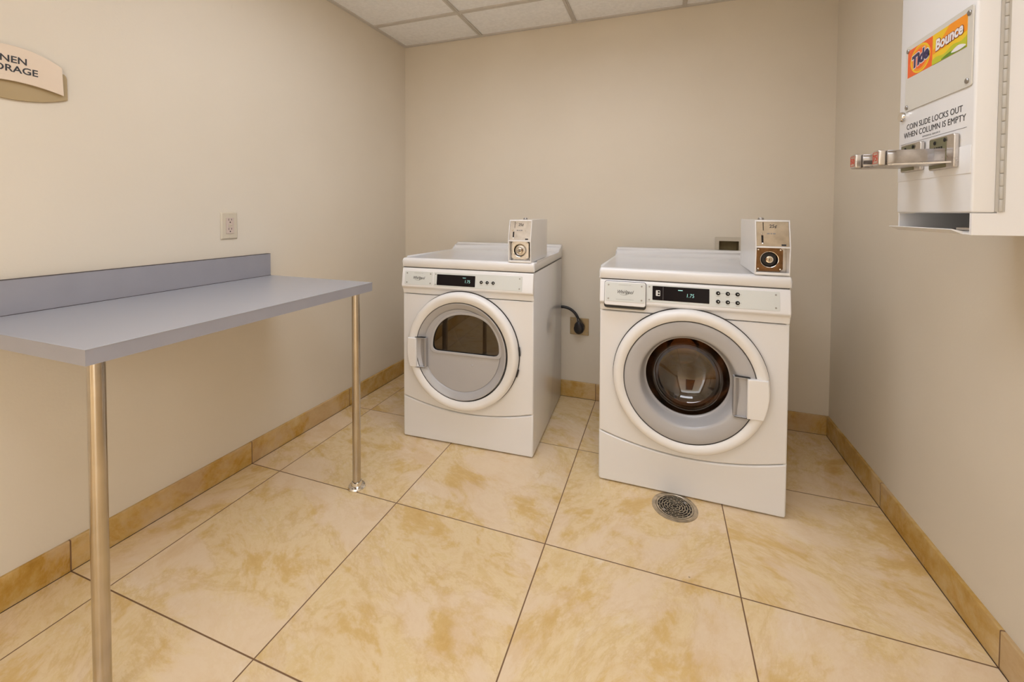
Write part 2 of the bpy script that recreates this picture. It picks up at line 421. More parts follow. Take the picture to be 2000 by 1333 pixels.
# back wall with the cavity of the washer connection box cut out
BX0, BX1, BZ0, BZ1 = 1.990, 2.092, .905, .982
bm = bmesh.new()
for a in ((-.08, BX0, 0, H+.008), (BX1, W+.08, 0, H+.008), (BX0, BX1, 0, BZ0), (BX0, BX1, BZ1, H+.008)):
    box(bm, a[0], a[1], 0, .08, a[2], a[3])
struct(link('wall_back', bm, 'wall', smooth=False))
# near end behind the camera: unseen wide opening added to let world light in
DX0, DX1, DZ = .12, W-.12, 2.16
bm = bmesh.new()
for a in ((XN-.08, DX0, 0, H+.008), (DX1, W+.08, 0, H+.008), (DX0, DX1, DZ, H+.008)):
    box(bm, a[0], a[1], NEAR-.08, NEAR, a[2], a[3])
struct(link('wall_near', bm, 'wall', smooth=False))
# unseen wall and dark door, added for chrome and glass to reflect
CY = -5.6
bm = bmesh.new()
for a in ((-.4, .95, 0, 2.5), (1.85, 3.0, 0, 2.5), (.95, 1.85, 2.08, 2.5)): box(bm, a[0], a[1], CY-.1, CY, a[2], a[3])
struct(link('wall_reflection_backdrop', bm, 'wall', smooth=False))
d = struct(link('reflection_door', bx(.985, 1.815, CY-.06, CY-.015, .006, 2.045, bev=.002), 'door'))
bm = bmesh.new()
box(bm, .90, .982, CY-.075, CY+.015, 0, 2.12, bev=.003); box(bm, 1.818, 1.90, CY-.075, CY+.015, 0, 2.12, bev=.003); box(bm, .982, 1.818, CY-.075, CY+.015, 2.05, 2.12, bev=.003)
link('door_frame', bm, 'dark', d)
bm = bmesh.new(); tube(bm, [(1.08, CY-.015, 1.0), (1.08, CY+.04, 1.0)], .012); tube(bm, [(1.075, CY+.04, 1.0), (1.19, CY+.04, 1.0)], .009)
link('door_handle', bm, 'steel', d)

# baseboards: tile strips with a rounded front top edge and a thin caulk bead
def base_profile(t=.010): return [(0, 0), (t, 0), (t, BH-.003), (t-.001, BH-.001), (t-.003, BH), (0, BH)]
bm = bmesh.new()
A = [(o, z) for o, z in base_profile()]
def sweep_lr(bm, x_of_y, sgn, y0, y1):
    prof = base_profile()
    R0 = [bm.verts.new((x_of_y(y0) + sgn*o, y0, z)) for o, z in prof]; R1 = [bm.verts.new((x_of_y(y1) + sgn*o, y1, z)) for o, z in prof]
    n = len(prof)
    for i in range(n): bm.faces.new((R0[i], R0[(i+1) % n], R1[(i+1) % n], R1[i]))
    bm.faces.new(R0); bm.faces.new(R1[::-1])
sweep_lr(bm, LX, 1, NEAR, 0); struct(link('baseboard_left', bm, 'base', smooth=False))
bm = bmesh.new(); sweep_lr(bm, lambda y: W, -1, NEAR, 0); struct(link('baseboard_right', bm, 'base', smooth=False))
bm = bmesh.new()
prism(bm, [(LX(NEAR)+.0101, NEAR), (.0101, 0), (.0122, 0), (LX(NEAR)+.0122, NEAR)], 0, .0012, axis='z')
box(bm, W-.0122, W-.0101, NEAR, -.0125, 0, .0012); box(bm, .0125, W-.0125, -.0122, -.0101, 0, .0012)
struct(link('trim_3', bm, 'grout', smooth=False))
bm = bmesh.new(); prism(bm, [(-o, z) for o, z in base_profile()], .0105, W-.0105, axis='x'); struct(link('baseboard_back', bm, 'base', smooth=False))

# ceiling grid: wall angle and tee bars
bm = bmesh.new()
tw = .012
k = 0
xs = [GX + i*G for i in range(-1, 5) if GX + i*G < W - .02 and GX + i*G > 0]
for x in xs:
    sp_ = [(NEAR+.02, -.02)]
    for q in LAMPS:
        if abs(x-(q[0]+G)) < .01: sp_ = [(NEAR+.02, q[2]+tw), (q[3]-tw, -.02)]
    for a, b in sp_:
        box(bm, x-tw, x+tw, a, b, H-.0005, H+.009)
        box(bm, x-.004, x+.004, a, b, H-.0035, H)
ys = [GY - i*G for i in range(8) if GY - i*G > NEAR + .05]
for y in ys:
    e = [LX(y)+.018] + [v for x in xs for v in (x-tw, x+tw)] + [W-.018]
    for i in range(0, len(e), 2):
        if e[i+1] > e[i]: box(bm, e[i], e[i+1], y-tw, y+tw, H, H+.009)
struct(link('trim_1', bm, 'tbar', smooth=False))
bm = bmesh.new()
box(bm, .02, W-.02, -.02, 0, H, H+.009); box(bm, W-.02, W, NEAR, 0, H, H+.009); box(bm, XN+.02, W-.02, NEAR, NEAR+.02, H, H+.009)
prism(bm, [(0, 0), (XN, NEAR), (XN+.02, NEAR), (.02, 0)], H, H+.009, axis='z')
struct(link('trim_2', bm, 'tbar', smooth=False))

# lamps: two lensed troffers laid into the grid
def troffer(x0, x1, y0, y1, label, mk):
    t = thing('ceiling_light', label, 'ceiling light', ((x0+x1)/2, (y0+y1)/2, H))
    hx, hy = (x1-x0)/2 - tw - .001, (y1-y0)/2 - tw - .001
    bm = bmesh.new()
    for a in ((-hx, hx, -hy, -hy+.012), (-hx, hx, hy-.012, hy), (-hx, -hx+.012, -hy+.012, hy-.012), (hx-.012, hx, -hy+.012, hy-.012)):
        box(bm, *a, -.002, .105)
    box(bm, -hx, hx, -hy, hy, .105, .11)
    link('light_housing', bm, 'enamel2', t, smooth=False)
    link('light_diffuser', bx(-hx+.013, hx-.013, -hy+.013, hy-.013, .09, .10), mk, t, smooth=False)
troffer(*LAMPS[0], 'wide recessed fluorescent ceiling light over the entrance end of the laundry room', 'lamp')
troffer(*LAMPS[1], 'wide recessed fluorescent ceiling light nearer the washing machine and dryer', 'lamp2')

# ------------------------------------------------------------------ counter
CT = .835
cy0, cy1, cxf = -2.014, -1.083, .548
t = thing('wall_counter', 'grey laminate folding counter with backsplash on two steel pipe legs against the left wall', 'counter', (LX(-1.55)+.3, (cy0+cy1)/2, 0))
iv = Matrix.Translation(-t.location)
xl = lambda y: LX(y) + .0015
bm = bmesh.new(); prism(bm, [(xl(cy0), cy0), (cxf-.001, cy0+.001), (cxf+.011-.001, cy1-.001), (xl(cy1), cy1)], CT-.036, CT-.0012, axis='z'); link('counter_edge', bm, 'lamside', t, iv, smooth=False)
bm = bmesh.new(); prism(bm, [(xl(cy0), cy0-.0004), (cxf, cy0-.0004), (cxf+.011, cy1+.0004), (xl(cy1), cy1+.0004)], CT-.0012, CT, axis='z', bev=.0003, seg=1); link('countertop', bm, 'lam', t, iv, smooth=False)
bm = bmesh.new(); prism(bm, [(xl(cy0), cy0+.0), (xl(cy0)+.019, cy0), (xl(cy1)+.019, cy1-.001), (xl(cy1), cy1-.001)], CT+.0008, CT+.0995, axis='z'); link('backsplash', bm, 'lamside', t, iv, smooth=False)
bm = bmesh.new()
prism(bm, [(xl(cy0), cy0), (xl(cy0)+.0195, cy0), (xl(cy1)+.0195, cy1-.0005), (xl(cy1), cy1-.0005)], CT+.0995, CT+.1005, axis='z')
prism(bm, [(xl(cy0)+.019, cy0), (xl(cy0)+.0205, cy0), (xl(cy1)+.0205, cy1-.0005), (xl(cy1)+.019, cy1-.0005)], CT, CT+.0014, axis='z')
split_link('laminate_seam', bm, 'seamline', t, iv, smooth=False)
for lx, ly, lean in ((.5305, -1.152, -.0), (.503, -1.974, 0)):
    bm = bmesh.new(); lathe(bm, [(.0, .002), (.016, .002), (.016, CT-.0365), (0, CT-.0365)], 32)
    lg = link('leg', bm, 'tube', t, iv @ tr(lx, ly, 0))
    bm = bmesh.new(); lathe(bm, [(.0165, .0005), (.034, .0005), (.035, .004), (.032, .009), (.0215, .0125), (.020, .026), (.0165, .027)], 32, closed=True)
    fl = link('foot_flange', bm, 'chrome', lg, iv @ tr(lx, ly, 0))
    bm = bmesh.new()
    for k in range(3):
        a = k*2*pi/3 + .6
        bb = bmesh.new(); lathe(bb, [(0, .0105), (.0035, .010), (.0045, .007), (.0045, .004)], 12)
        bb.transform(tr(.0275*cos(a), .0275*sin(a), .001)); me = bpy.data.meshes.new('x'); bb.to_mesh(me); bb.free(); bm.from_mesh(me); bpy.data.meshes.remove(me)
    split_link('flange_screw', bm, 'screw', lg, iv @ tr(lx, ly, 0))

# ------------------------------------------------------------------ machines
def knob_disc(bm, x, z, r, out, n=20, dome=.0):
    b2 = bmesh.new(); lathe(b2, [(r, 0), (r, out*.7), (r*.8, out), (0, out+dome)], n)
    b2.transform(Matrix.Translation((x, z, 0))); me = bpy.data.meshes.new('x'); b2.to_mesh(me); b2.free(); bm.from_mesh(me); bpy.data.meshes.remove(me)

def coin_box(root, x0, x1, zb, ztop, rust):
    """steel coin meter: housing, sloped price plate with slot, shelf, lower pocket with a round lock"""
    h = ztop - zb; wd = x1 - x0
    yb, yt, ym, yd = -.004, .012, -.012, .325      # front at bottom, top, middle; depth
    zm = zb + .51*h
    th = .004
    prof = [(yb, zb), (ym, zm), (yt, ztop), (yd, ztop), (yd, zb)]
    bm = bmesh.new()
    prism(bm, prof, x0, x0+th, axis='x', bev=.0008, seg=1)
    prism(bm, prof, x1-th, x1, axis='x', bev=.0008, seg=1)
    box(bm, x0+th, x1-th, yt, yd, ztop-th, ztop); box(bm, x0+th, x1-th, yd-th, yd, zb, ztop-th)
    box(bm, x0+th, x1-th, yb+.001, yd-th, zb, zb+th)
    box(bm, x0+th, x1-th, yb-.0005, yb+.004, zb, zb+.010, bev=.001)
    box(bm, x0+th, x1-th, yt-.0015, yt+.006, ztop-.007, ztop-th*.2, bev=.001)
    cb = link('coin_box', bm, 'enamel', root, smooth=True, angle=25)
    # shelf between the two compartments
    link('shelf', bx(x0+th, x1-th, ym-.001, .03, zm-.003, zm+.003, bev=.001), 'enamel2', cb)
    # sloped price plate
    dy, dz = yt - ym, ztop - zm
    mt = frame_mtx((x0+th, ym+.006, zm+.003), (1, 0, 0), (0, dy, dz))
    L_ = hypot(dy, dz) - .008; wi = wd - 2*th
    me = plate_me(rrect(.0005, wi-.0005, 0, L_, .002, 3), [rrect(.022, .0245, L_*.62, L_*.95, .001, 2)], .002, .0004)
    me.transform(mt); link_me('price_plate', me, 'priceb' if rust else 'steel', cb)
    bm = bx(.0205, .0260, L_*.60, L_*.96, -.004, -.001); link('coin_slot', bm, 'hole', cb, mt)
    bm = bmesh.new(); b2 = bmesh.new(); lathe(b2, [(0, .009), (.0035, .009), (.005, .007), (.005, .002)], 16)
    b2.transform(tr(.0155, L_*.50, 0)); me = bpy.data.meshes.new('x'); b2.to_mesh(me); b2.free(); bm.from_mesh(me); bpy.data.meshes.remove(me)
    box(bm, .0165, .0225, L_*.06, L_*.13, .002, .007, bev=.001)
    split_link('return_lever', bm, 'chrome', cb, mt)
    link('lever_slot', bx(.0160, .0225, L_*.13, L_*.43, .0015, .0026), 'hole', cb, mt)
    me = text_me('25¢', .017, mt @ tr(wi*.52, L_*.79, .0024), depth=.0002, shear=.1, bold=.0003)
    link_me('price_text', me, 'ink', cb, smooth=False)
    bm = bmesh.new()
    for k, (a, b) in enumerate(((0, .009), (.0115, .0165), (.019, .0275))):
        box(bm, wi*.33+a, wi*.33+b, L_*.475, L_*.475+.0045, .0021, .0026)
        box(bm, wi*.33+a+.001, wi*.33+b-.001, L_*.475+.0012, L_*.475+.0036, .0020, .0029)
    link('small_print', bm, 'inkgray', cb, mt)
    link('rating_tag', bx(wi*.76, wi*.9, L_*.02, L_*.09, .0020, .0025), 'ink', cb, mt)
    # lower pocket
    py = .022
    zs0, zs1 = zb+.011, zm-.003
    pw0, pw1 = x0+th+.002, x1-th-.014
    cz = (zs0+zs1)/2; cx = (pw0+pw1)/2
    hw = (pw1-pw0)/2; hz = (zs1-zs0)/2
    circ = [(cx + .029*cos(2*pi*i/40), cz + .029*sin(2*pi*i/40)) for i in range(40)]
    ch = .010
    me = plate_me([(cx-hw+ch, cz-hz), (cx+hw-ch, cz-hz), (cx+hw, cz-hz+ch), (cx+hw, cz+hz-ch), (cx+hw-ch, cz+hz), (cx-hw+ch, cz+hz), (cx-hw, cz+hz-ch), (cx-hw, cz-hz+ch)], [circ], .003, .0006)
    me.transform(tr(0, py, 0) @ FRONT); lp = link_me('lock_plate', me, 'rusty' if rust else 'steel', cb)
    bm = bx(x0+th, x1-th, py+.012, py+.014, zb+th, zm); link('pocket_back', bm, 'steel', cb)
    mt2 = tr(cx, py, cz) @ Matrix.Rotation(pi/2, 4, 'X')
    bm = bmesh.new(); lathe(bm, [(.0285, -.012), (.0285, .006), (.0305, .0065), (.0315, .005), (.0315, .002), (.0285, .001)], 40)
    link('lock_ring', bm, 'chrome', cb, mt2)
    bm = bmesh.new(); lathe(bm, [(.0284, -.011), (.024, -.004), (.012, -.001), (.0, -.001)], 40); link('lock_cup', bm, 'dark' if rust else 'steel', cb, mt2)
    bm = bmesh.new(); lathe(bm, [(.0145, -.004), (.0145, .005), (.0125, .008), (.009, .0085), (.009, .006), (0, .006)], 32); link('lock_cylinder', bm, 'chrome', cb, mt2)
    bm = bmesh.new(); lathe(bm, [(.0088, .005), (.0088, .0072), (.007, .0078), (0, .0078)], 24); link('key_core', bm, 'screw' if not rust else 'drain', cb, mt2)
    bm = bx(-.001, .001, -.0045, .0045, .0075, .0084); link('keyhole', bm, 'hole', cb, mt2)
    bm = bmesh.new()
    for sx in (-1, 1):
        for sz in (-1, 1): knob_disc(bm, sx*(hw-.0085), sz*(hz-.0085), .004, .005, 14, .001)
    split_link('carriage_bolt', bm, 'chrome', cb, mt2)
    # lock on the roof
    bm = bmesh.new(); lathe(bm, [(.011, 0), (.011, .003), (.009, .0075), (.004, .008), (0, .008)], 20)
    link('roof_lock', bm, 'screw', cb, tr(x0+wd*.38, .14, ztop))
    return cb

def machine(kind, label, loc, rz, w):
    root = thing(kind, label, 'washing machine' if kind == 'front_load_washer' else 'dryer', loc, rz)
    washer = kind == 'front_load_washer'
    D = .69
    zk = lambda x: .159 + (.0565 if washer else .052)*((x/w - (.52))/.52)**2       # seam over the kick panel
    # ---- cabinet shell: sides, back, bottom, front flanges
    bm = bmesh.new()
    ZS = .853
    box(bm, 0, .012, .004, D, .010, ZS, bev=.003); box(bm, w-.012, w, .004, D, .010, ZS, bev=.003)
    box(bm, .012, w-.012, D-.012, D, .02, ZS); box(bm, .012, w-.012, .03, D-.012, .02, .03)
    box(bm, .012, w-.012, .024, .03, .02, .15)
    box(bm, .012, w-.012, .024, .03, .77, ZS)
    link('cabinet', bm, 'enamel', root, angle=30)
    # feet
    for fx in (.05, w-.05):
        for fy in (.08, D-.06):
            bm = bmesh.new(); lathe(bm, [(0, 0), (.018, 0), (.018, .01), (.007, .013), (.007, .022), (0, .022)], 16); link('foot', bm, 'dark', root, tr(fx, fy, 0))
    # ---- kick panel with curved top
    n = 24
    top = [(x, zk(x)-.0016) for x in [w-.001 - (w-.002)*i/n for i in range(n+1)]]
    ol = [(.010, .004), (w-.010, .004), (w-.004, .0055), (w-.001, .012)] + top + [(.001, .012), (.004, .0055)]
    me = plate_me(ol, (), .024, .006); me.transform(tr(0, .024, 0) @ FRONT); link_me('kick_panel', me, 'enamel', root, angle=50)
    # ---- front panel with door hole
    dcx, dcz = (.342, .4725) if washer else (.3235, .4675)
    R = .2835
    hole = [(dcx + .215*cos(2*pi*i/72), dcz + .215*sin(2*pi*i/72)) for i in range(72)]
    bot = [(x, zk(x)+.0016) for x in [.001 + (w-.002)*i/n for i in range(n+1)]]
    ol = bot + [(w-.001, .7225), (.001, .7225)]
    me = plate_me(ol, [hole], .022, .005); me.transform(tr(0, .022, 0) @ FRONT); link_me('front_panel', me, 'enamel', root, angle=50)
    # ---- console: straight band, lip, leaning face
    prof = [(.03, .7255), (.003, .7255), (0, .7275), (0, .748), (-.002, .753), (-.010, .757), (-.016, .7605), (-.018, .765), (-.017, .769), (-.0065, .848), (-.004, .852), (.0, .854), (.03, .854)]
    bm = bmesh.new(); prism(bm, prof, .0005, w-.0005, axis='x', bev=.004, seg=3); con = link('control_console', bm, 'enamel2', root, angle=40)
    # ---- lid
    bm = bmesh.new()
    r_ = .014
    prof = [(-.004, .860), (-.006, .862), (-.0065, .885)] + [(-.0065 + r_ - r_*cos(a), .902 - r_ + r_*sin(a)) for a in [radians(10+20*i) for i in range(5)]] 
    prof += [(.03, .9015), (.045, .8985), (.54, .8985), (.575, .900), (.60, .905), (.617, .914), (.627, .925), (.633, .932), (.642, .936), (.652, .9375), (D-.012, .9375), (D-.003, .934), (D, .928), (D, .857), (.0, .857)]
    prism(bm, prof, -.003, w+.003, axis='x', bev=.009, seg=4)
    link('lid', bm, 'enamel', root, angle=50)
    bm = bx(.004, w-.004, .0, D-.004, .8525, .8585); link('lid_gasket', bm, 'dark', root)
    # ---- console fittings
    sl = atan2(.0105, .079)
    mt = frame_mtx((0, -.0171, .769), (1, 0, 0), (0, .0105, .079))    # local y up the leaning face, z outwards
    # frame_mtx z = x cross y = (0,-dz,dy) -> towards the viewer
    Z = lambda z: (z - .769)/cos(sl)
    def cplate(nm, x0, x1, z0, z1, r, th, mk, off=0., bev=.0004, parent=con, holes=()):
        me = plate_me(rrect(x0, x1, Z(z0), Z(z1), r, 4), holes, th, bev); me.transform(mt @ tr(0, 0, off)); return link_me(nm, me, mk, parent)
    if washer:
        lab = (.0255, .180, .768, .843); pl = (.187, .650, .7745, .8435); ds = (.209, .416, .7835, .8385)
    else:
        lab = (.0175, .170, .773, .838); pl = (.176, .622, .771, .838); ds = (.193, .392, .7775, .829)
    if washer:
        # detergent drawer stands proud, dark slit round it, scoop under it
        me = plate_me(rrect(.0195, .1855, Z(.741), Z(.8495), .010, 4), (), .0012, .0002); me.transform(mt @ tr(0, 0, -.0002)); link_me('drawer_gap', me, 'dark', con)
        me = plate_me(rrect(.0215, .1835, Z(.752), Z(.8475), .009, 4), (), .010, .002); me.transform(mt); dr = link_me('detergent_drawer', me, 'enamel2', con)
        me = plate_me(rrect(.0245, .1800, .7335, .7550, .008, 4), (), .004, .001); me.transform(tr(0, .0012, 0) @ FRONT); link_me('drawer_scoop', me, mat('scoop_beige_plastic', (.50, .46, .38), .35), con)  # scoop piece in dark beige plastic
        bm = bmesh.new(); box(bm, .0215, .034, -.0145, -.004, .7495, .752); box(bm, .171, .1835, -.0145, -.004, .7495, .752); split_link('drawer_clip', bm, 'dark', con)
        lo, lpar = .0101, con
    else:
        lo, lpar = 0., con
    lp = cplate('badge_plate', *lab[:2], *lab[2:], .004, .0012, 'plate', lo)
    cpn = cplate('control_plate', *pl[:2], *pl[2:], .003, .0012, 'plate')
    dsp = cplate('display', *ds[:2], *ds[2:], .002, .0012, 'screen', .0009)
    # lettering on badge
    lc = (lab[0]+lab[1])/2; lz = Z((lab[2]+lab[3])/2)
    parts = [text_me('Whirlpool', .0195, mt @ tr(lc, lz+.001, lo+.0014), depth=.0002, shear=.35, bold=.0002, sx=.78)]
    b2 = bmesh.new(); pts = []
    for i in range(25):          # the swoosh round the word
        a = radians(200 + 250*i/24); pts.append((lc-.004 + .020*cos(a), lz + .0095*sin(a) - .001, lo+.0015))
    tube(b2, pts, [.00015 + .0005*sin(pi*i/24) for i in range(25)], 6); b2.transform(mt); me = bpy.data.meshes.new('x'); b2.to_mesh(me); b2.free(); parts.append(me)
    link('badge_lettering', join_me(parts), 'ink', con, smooth=False)
    me = text_me('COMMERCIAL', .0048, mt @ tr(lc, Z(lab[3])-.0085, lo+.0014), depth=.0001, spacing=1.5, sx=1.2); link_me('badge_small_print', me, 'inkgray', con, smooth=False)
    if washer:
        b2 = bx(lc-.035, lc+.035, Z(lab[2])+.0085, Z(lab[2])+.0093, .0111+.0002, .0118); link('badge_rule', b2, 'inkgray', con, mt)
    # screws
    bm = bmesh.new()
    pts = [(lab[0]+.012, Z(lab[3])-.010), (lab[1]-.012, Z(lab[3])-.010), (lab[0]+.012, Z(lab[2])+.010), (lab[1]-.012, Z(lab[2])+.010)]
    for x, z in pts: knob_disc(bm, x, z, .0034, .0017, 12)
    bm.transform(tr(0, 0, lo+.0010)); split_link('badge_screw', bm, 'screw', con, mt)
    bm = bmesh.new()
    for x, z in ((pl[0]+.010, Z(pl[3])-.009), (pl[0]+.010, Z(pl[2])+.009), (pl[1]-.013, Z(pl[3])-.011), (pl[1]-.013, Z(pl[2])+.011)): knob_disc(bm, x, z, .0032, .0017, 12)
    bm.transform(tr(0, 0, .0010)); split_link('plate_screw', bm, 'screw', con, mt)
    # display digits
    dx0, dx1, dz0, dz1 = ds[0], ds[1], Z(ds[2]), Z(ds[3])
    tx = dx0 + (dx1-dx0)*(.67 if washer else .80)
    me = join_me([text_me('1.75', .0205, mt @ tr(tx, dz0+(dz1-dz0)*.44, .0023), depth=.0001, shear=.12, bold=-.0004, sx=.85)])
    link('price_digits', me, 'digit', dsp, smooth=False)
    if washer:
        b2 = bx(dx0+(dx1-dx0)*.46, dx0+(dx1-dx0)*.54, dz0+(dz1-dz0)*.76, dz0+(dz1-dz0)*.80, .0021, .0024); link('status_bar', b2, 'digit', dsp, mt)
        cutr = [rrect(dx0+.020, dx0+.0275, dz0+(dz1-dz0)*.36, dz0+(dz1-dz0)*.47, .001, 2), rrect(dx0+.020, dx0+.0275, dz0+(dz1-dz0)*.53, dz0+(dz1-dz0)*.66, .001, 2)]
        me = plate_me(rrect(dx0+.013, dx0+.029, dz0+(dz1-dz0)*.30, dz0+(dz1-dz0)*.70, .002, 3), cutr, .0003); me.transform(mt @ tr(0, 0, .0021)); link_me('status_symbol', me, 'btndot', dsp)
        b2 = bx(dx0+.0395, dx0+.0403, dz0+.002, dz1-.002, .0021, .0023); link('display_divider', b2, 'inkgray', dsp, mt)
    else:
        b2 = bx(dx0+(dx1-dx0)*.68, dx0+(dx1-dx0)*.76, dz0+(dz1-dz0)*.76, dz0+(dz1-dz0)*.79, .0021, .0024); link('status_bar', b2, 'digit', dsp, mt)
    # buttons
    if washer: bp = [(x, z) for z in (.8255, .794) for x in (.446, .479, .512)]
    else: bp = [(x, .8015) for x in (.423, .4525, .482)]
    rows = sorted({z for x, z in bp})
    bm = bmesh.new()
    for z in rows: box(bm, bp[0][0], bp[-1][0]+(.013 if washer else .009), Z(z)-.0004, Z(z)+.0004, .0011, .0015)
    for x, z in bp: box(bm, x-.006, x+.006, Z(z)-.0125, Z(z)-.0115, .0011, .0014)
    link('button_lines', bm, 'inkgray', con, mt)
    for x, z in bp:
        bm = bmesh.new(); knob_disc(bm, x, Z(z), .0074, .0030, 20); bt = link('button', bm, 'btn', con, mt @ tr(0, 0, .001))
        bm = bmesh.new(); knob_disc(bm, x+.0012, Z(z), .0020, .0004, 10); link('button_dot', bm, 'btndot', bt, mt @ tr(0, 0, .0040))
    # ---- door (own frame: z outwards, centre at dcx, dcz)
    md = tr(dcx, 0, dcz) @ Matrix.Rotation(pi/2, 4, 'X')
    inner = .2385 if washer else .2335
    ocx = 0. if washer else -.006
    # dark shadow-gap ring round the door
    bm = bmesh.new(); lathe(bm, [(.2855, .0002), (.2855, .004), (.2805, .0045), (.24, .004), (.24, .0002)], 128, closed=True)
    door = link('door', bm, 'dark', root, md)
    bm = bmesh.new()
    lathe(bm, [(.2825, .006), (.2832, .012), (.2825, .022), (.2795, .031), (.2745, .037), (.267, .0405), (.258, .0405), (.250, .0375), (inner+.004, .0335), (inner+.0018, .031), (inner+.0012, .012), (.2525, .006)], 128, closed=True)
    link('door_rim', bm, 'ring', door, md, angle=60)
    bm = bmesh.new(); lathe(bm, [(inner+.0012, .010), (inner+.0012, .0322), (inner-.0008, .0322), (inner-.0008, .010)], 128, closed=True); link('rim_seam', bm, 'dark', door, md)
    if washer:
        bm = bmesh.new()
        lathe(bm, [(inner-.0008, .010), (inner-.0008, .030), (inner-.003, .0315), (.205, .0275), (.187, .0245), (.180, .0215), (.176, .014), (.1715, .000), (.1655, -.018), (.1600, -.034), (.1565, -.036), (.1565, -.045), (.200, -.040), (.228, .006)], 128, closed=True)
        link('door_bezel', bm, 'gray', door, md, angle=50)
        bm = bmesh.new()
        lathe(bm, [(.1575, -.040), (.154, -.050), (.147, -.066), (.136, -.083), (.121, -.099), (.102, -.112), (.080, -.121), (.055, -.127), (.028, -.130), (0, -.131)], 96)
        link('door_glass', bm, 'glass', door, md, angle=80)
        # rubber gasket, drum, lifters, back
        bm = bmesh.new(); lathe(bm, [(.214, -.004), (.214, -.05), (.198, -.062), (.196, -.075), (.206, -.082), (.232, -.085), (.236, -.078), (.236, -.002)], 64, closed=True); link('gasket', bm, 'rubber', root, md)
        bm = bmesh.new(); lathe(bm, [(.212, -.09), (.220, -.088), (.250, -.105), (.255, -.12), (.255, -.42), (.240, -.44)], 96); dm = link('drum', bm, 'drum', root, md, angle=50)
        bm = bmesh.new(); lathe(bm, [(.240, -.44), (.17, -.432), (.15, -.418), (.075, -.418), (.06, -.40), (0, -.396)], 96); link('drum_back', bm, 'drumback', dm, md)
        for k in range(3):
            a = radians(100 + 120*k)
            b2 = bmesh.new(); prism(b2, [(-.045, 0), (-.030, .030), (-.012, .058), (0, .064), (.012, .058), (.030, .030), (.045, 0)], -.41, -.13, axis='z', bev=.008, seg=2)
            link('drum_lifter', b2, 'drumback', dm, md @ Matrix.Rotation(a, 4, 'Z') @ tr(0, -.252, 0), angle=60)
        hs = 1
    else:
        # sloped grey ring and flat grey panel with a D-shaped window
        bm = bmesh.new()
        lathe(bm, [(inner-.0008, .010), (inner-.0008, .030), (inner-.003, .0312), (.226, .0295), (.206, .0150), (.1985, .0105), (.197, .004), (.228, .004)], 128, closed=True)
        link('door_bezel', bm, 'gray', door, md @ tr(ocx, 0, 0), angle=50)
        wc = (.3415 - dcx); a_, b_ = .170, .183; zb_ = .4585 - dcz
        arc = []
        for i in range(41):
            a = pi*i/40; ca, sa = cos(a), sin(a)
            arc.append((wc + a_*math.copysign(abs(ca)**.88, ca), zb_ + .022 + (b_-.022)*abs(sa)**.92))
        cr = .028
        D_ = arc + [(wc - a_ + cr*(1-cos(radians(t)))*.9, zb_ + .022 - .022*sin(radians(t))) for t in (20, 40, 60, 90)] + [(wc + a_ - cr*(1-cos(radians(t)))*.9, zb_ + .022 - .022*sin(radians(t))) for t in (90, 60, 40, 20)]
        def sc_(P, k): return [(wc + (x-wc)*(1+k/.17), zb_+.09 + (z-zb_-.09)*(1+k/.095)) for x, z in P]
        circ = [(ocx + .1975*cos(2*pi*i/96), .1975*sin(2*pi*i/96)) for i in range(96)]
        me = plate_me(circ, [sc_(D_, .004)], .008, .001); me.transform(md @ tr(0, 0, .0035)); link_me('door_panel', me, 'gray', door)
        # raised moulding round the window
        me = plate_me(sc_(D_, .014), [D_], .006, .0025); me.transform(md @ tr(0, 0, .010)); link_me('window_moulding', me, 'gray', door, angle=60)
        me = plate_me(sc_(D_, .003), (), .003, .0002); me.transform(md @ tr(0, 0, .0025)); link_me('door_glass', me, 'glass2', door)
        bm = bmesh.new(); lathe(bm, [(.212, -.022), (.25, -.03), (.29, -.04), (.29, -.50), (0, -.505)], 96); link('drum', bm, 'dryerdrum', root, md @ tr(0, .03, 0), angle=40)
        # dark hinge slots at the right edge
        bm = bmesh.new()
        for a0, a1 in ((1, 9), (-19, -12)):
            pts = [(.2868*cos(radians(a)), .2868*sin(radians(a)), .009) for a in [a0 + (a1-a0)*i/6 for i in range(7)]]
            tube(bm, pts, .0042, 8)
        split_link('hinge_slot', bm, 'dark', door, md)
        bm = bmesh.new(); lathe(bm, [(0, .0145), (.004, .014), (.006, .0115)], 16); link('latch_dimple', bm, 'gray', door, md @ tr(.055, -.065, 0))
        hs = -1
    # ---- handle block and scoop
    if washer: hx0, hx1, sx0, sx1, hz0, hz1 = .546, .613, .4995, .546, .3725, .5225
    else: hx0, hx1, sx0, sx1, hz0, hz1 = .040, .0965, .0965, .145, .3745, .519
    xi, xo = (hx0, hx1) if washer else (hx1, hx0)     # inboard / outboard edges
    R2 = .2795
    arc = []
    zc0, zc1 = hz0+.001 - dcz, hz1-.001 - dcz
    for i in range(13):
        z = zc0 + (zc1-zc0)*i/12; x = dcx + hs*sqrt(max(R2**2 - z**2, 0)) - hs*.004; arc.append((x, z + dcz))
    ol = [(xi, zc1+dcz), (xi, zc0+dcz)] + arc
    me = plate_me(ol, (), .020, .004); me.transform(tr(0, -.0275, 0) @ FRONT); link_me('handle', me, 'ring', door, angle=50)
    # scoop: grey pocket beside the handle, open towards it
    bm = bmesh.new()
    s = hs
    xa, xb = (sx0, sx1) if washer else (sx1, sx0)      # far side, handle side
    prof = [(xa, -.016), (xa + s*.002, -.0335), (xa + s*.006, -.0355), (xa + s*.010, -.034), (xa + s*.015, -.026), (xa + s*.024, -.0205), (xa + s*.036, -.0185), (xb + s*.004, -.0185), (xb + s*.004, -.010)]
    prism(bm, prof, hz0+.004, hz1-.004, axis='z')
    link('handle_scoop', bm, 'gray2', door, angle=50)
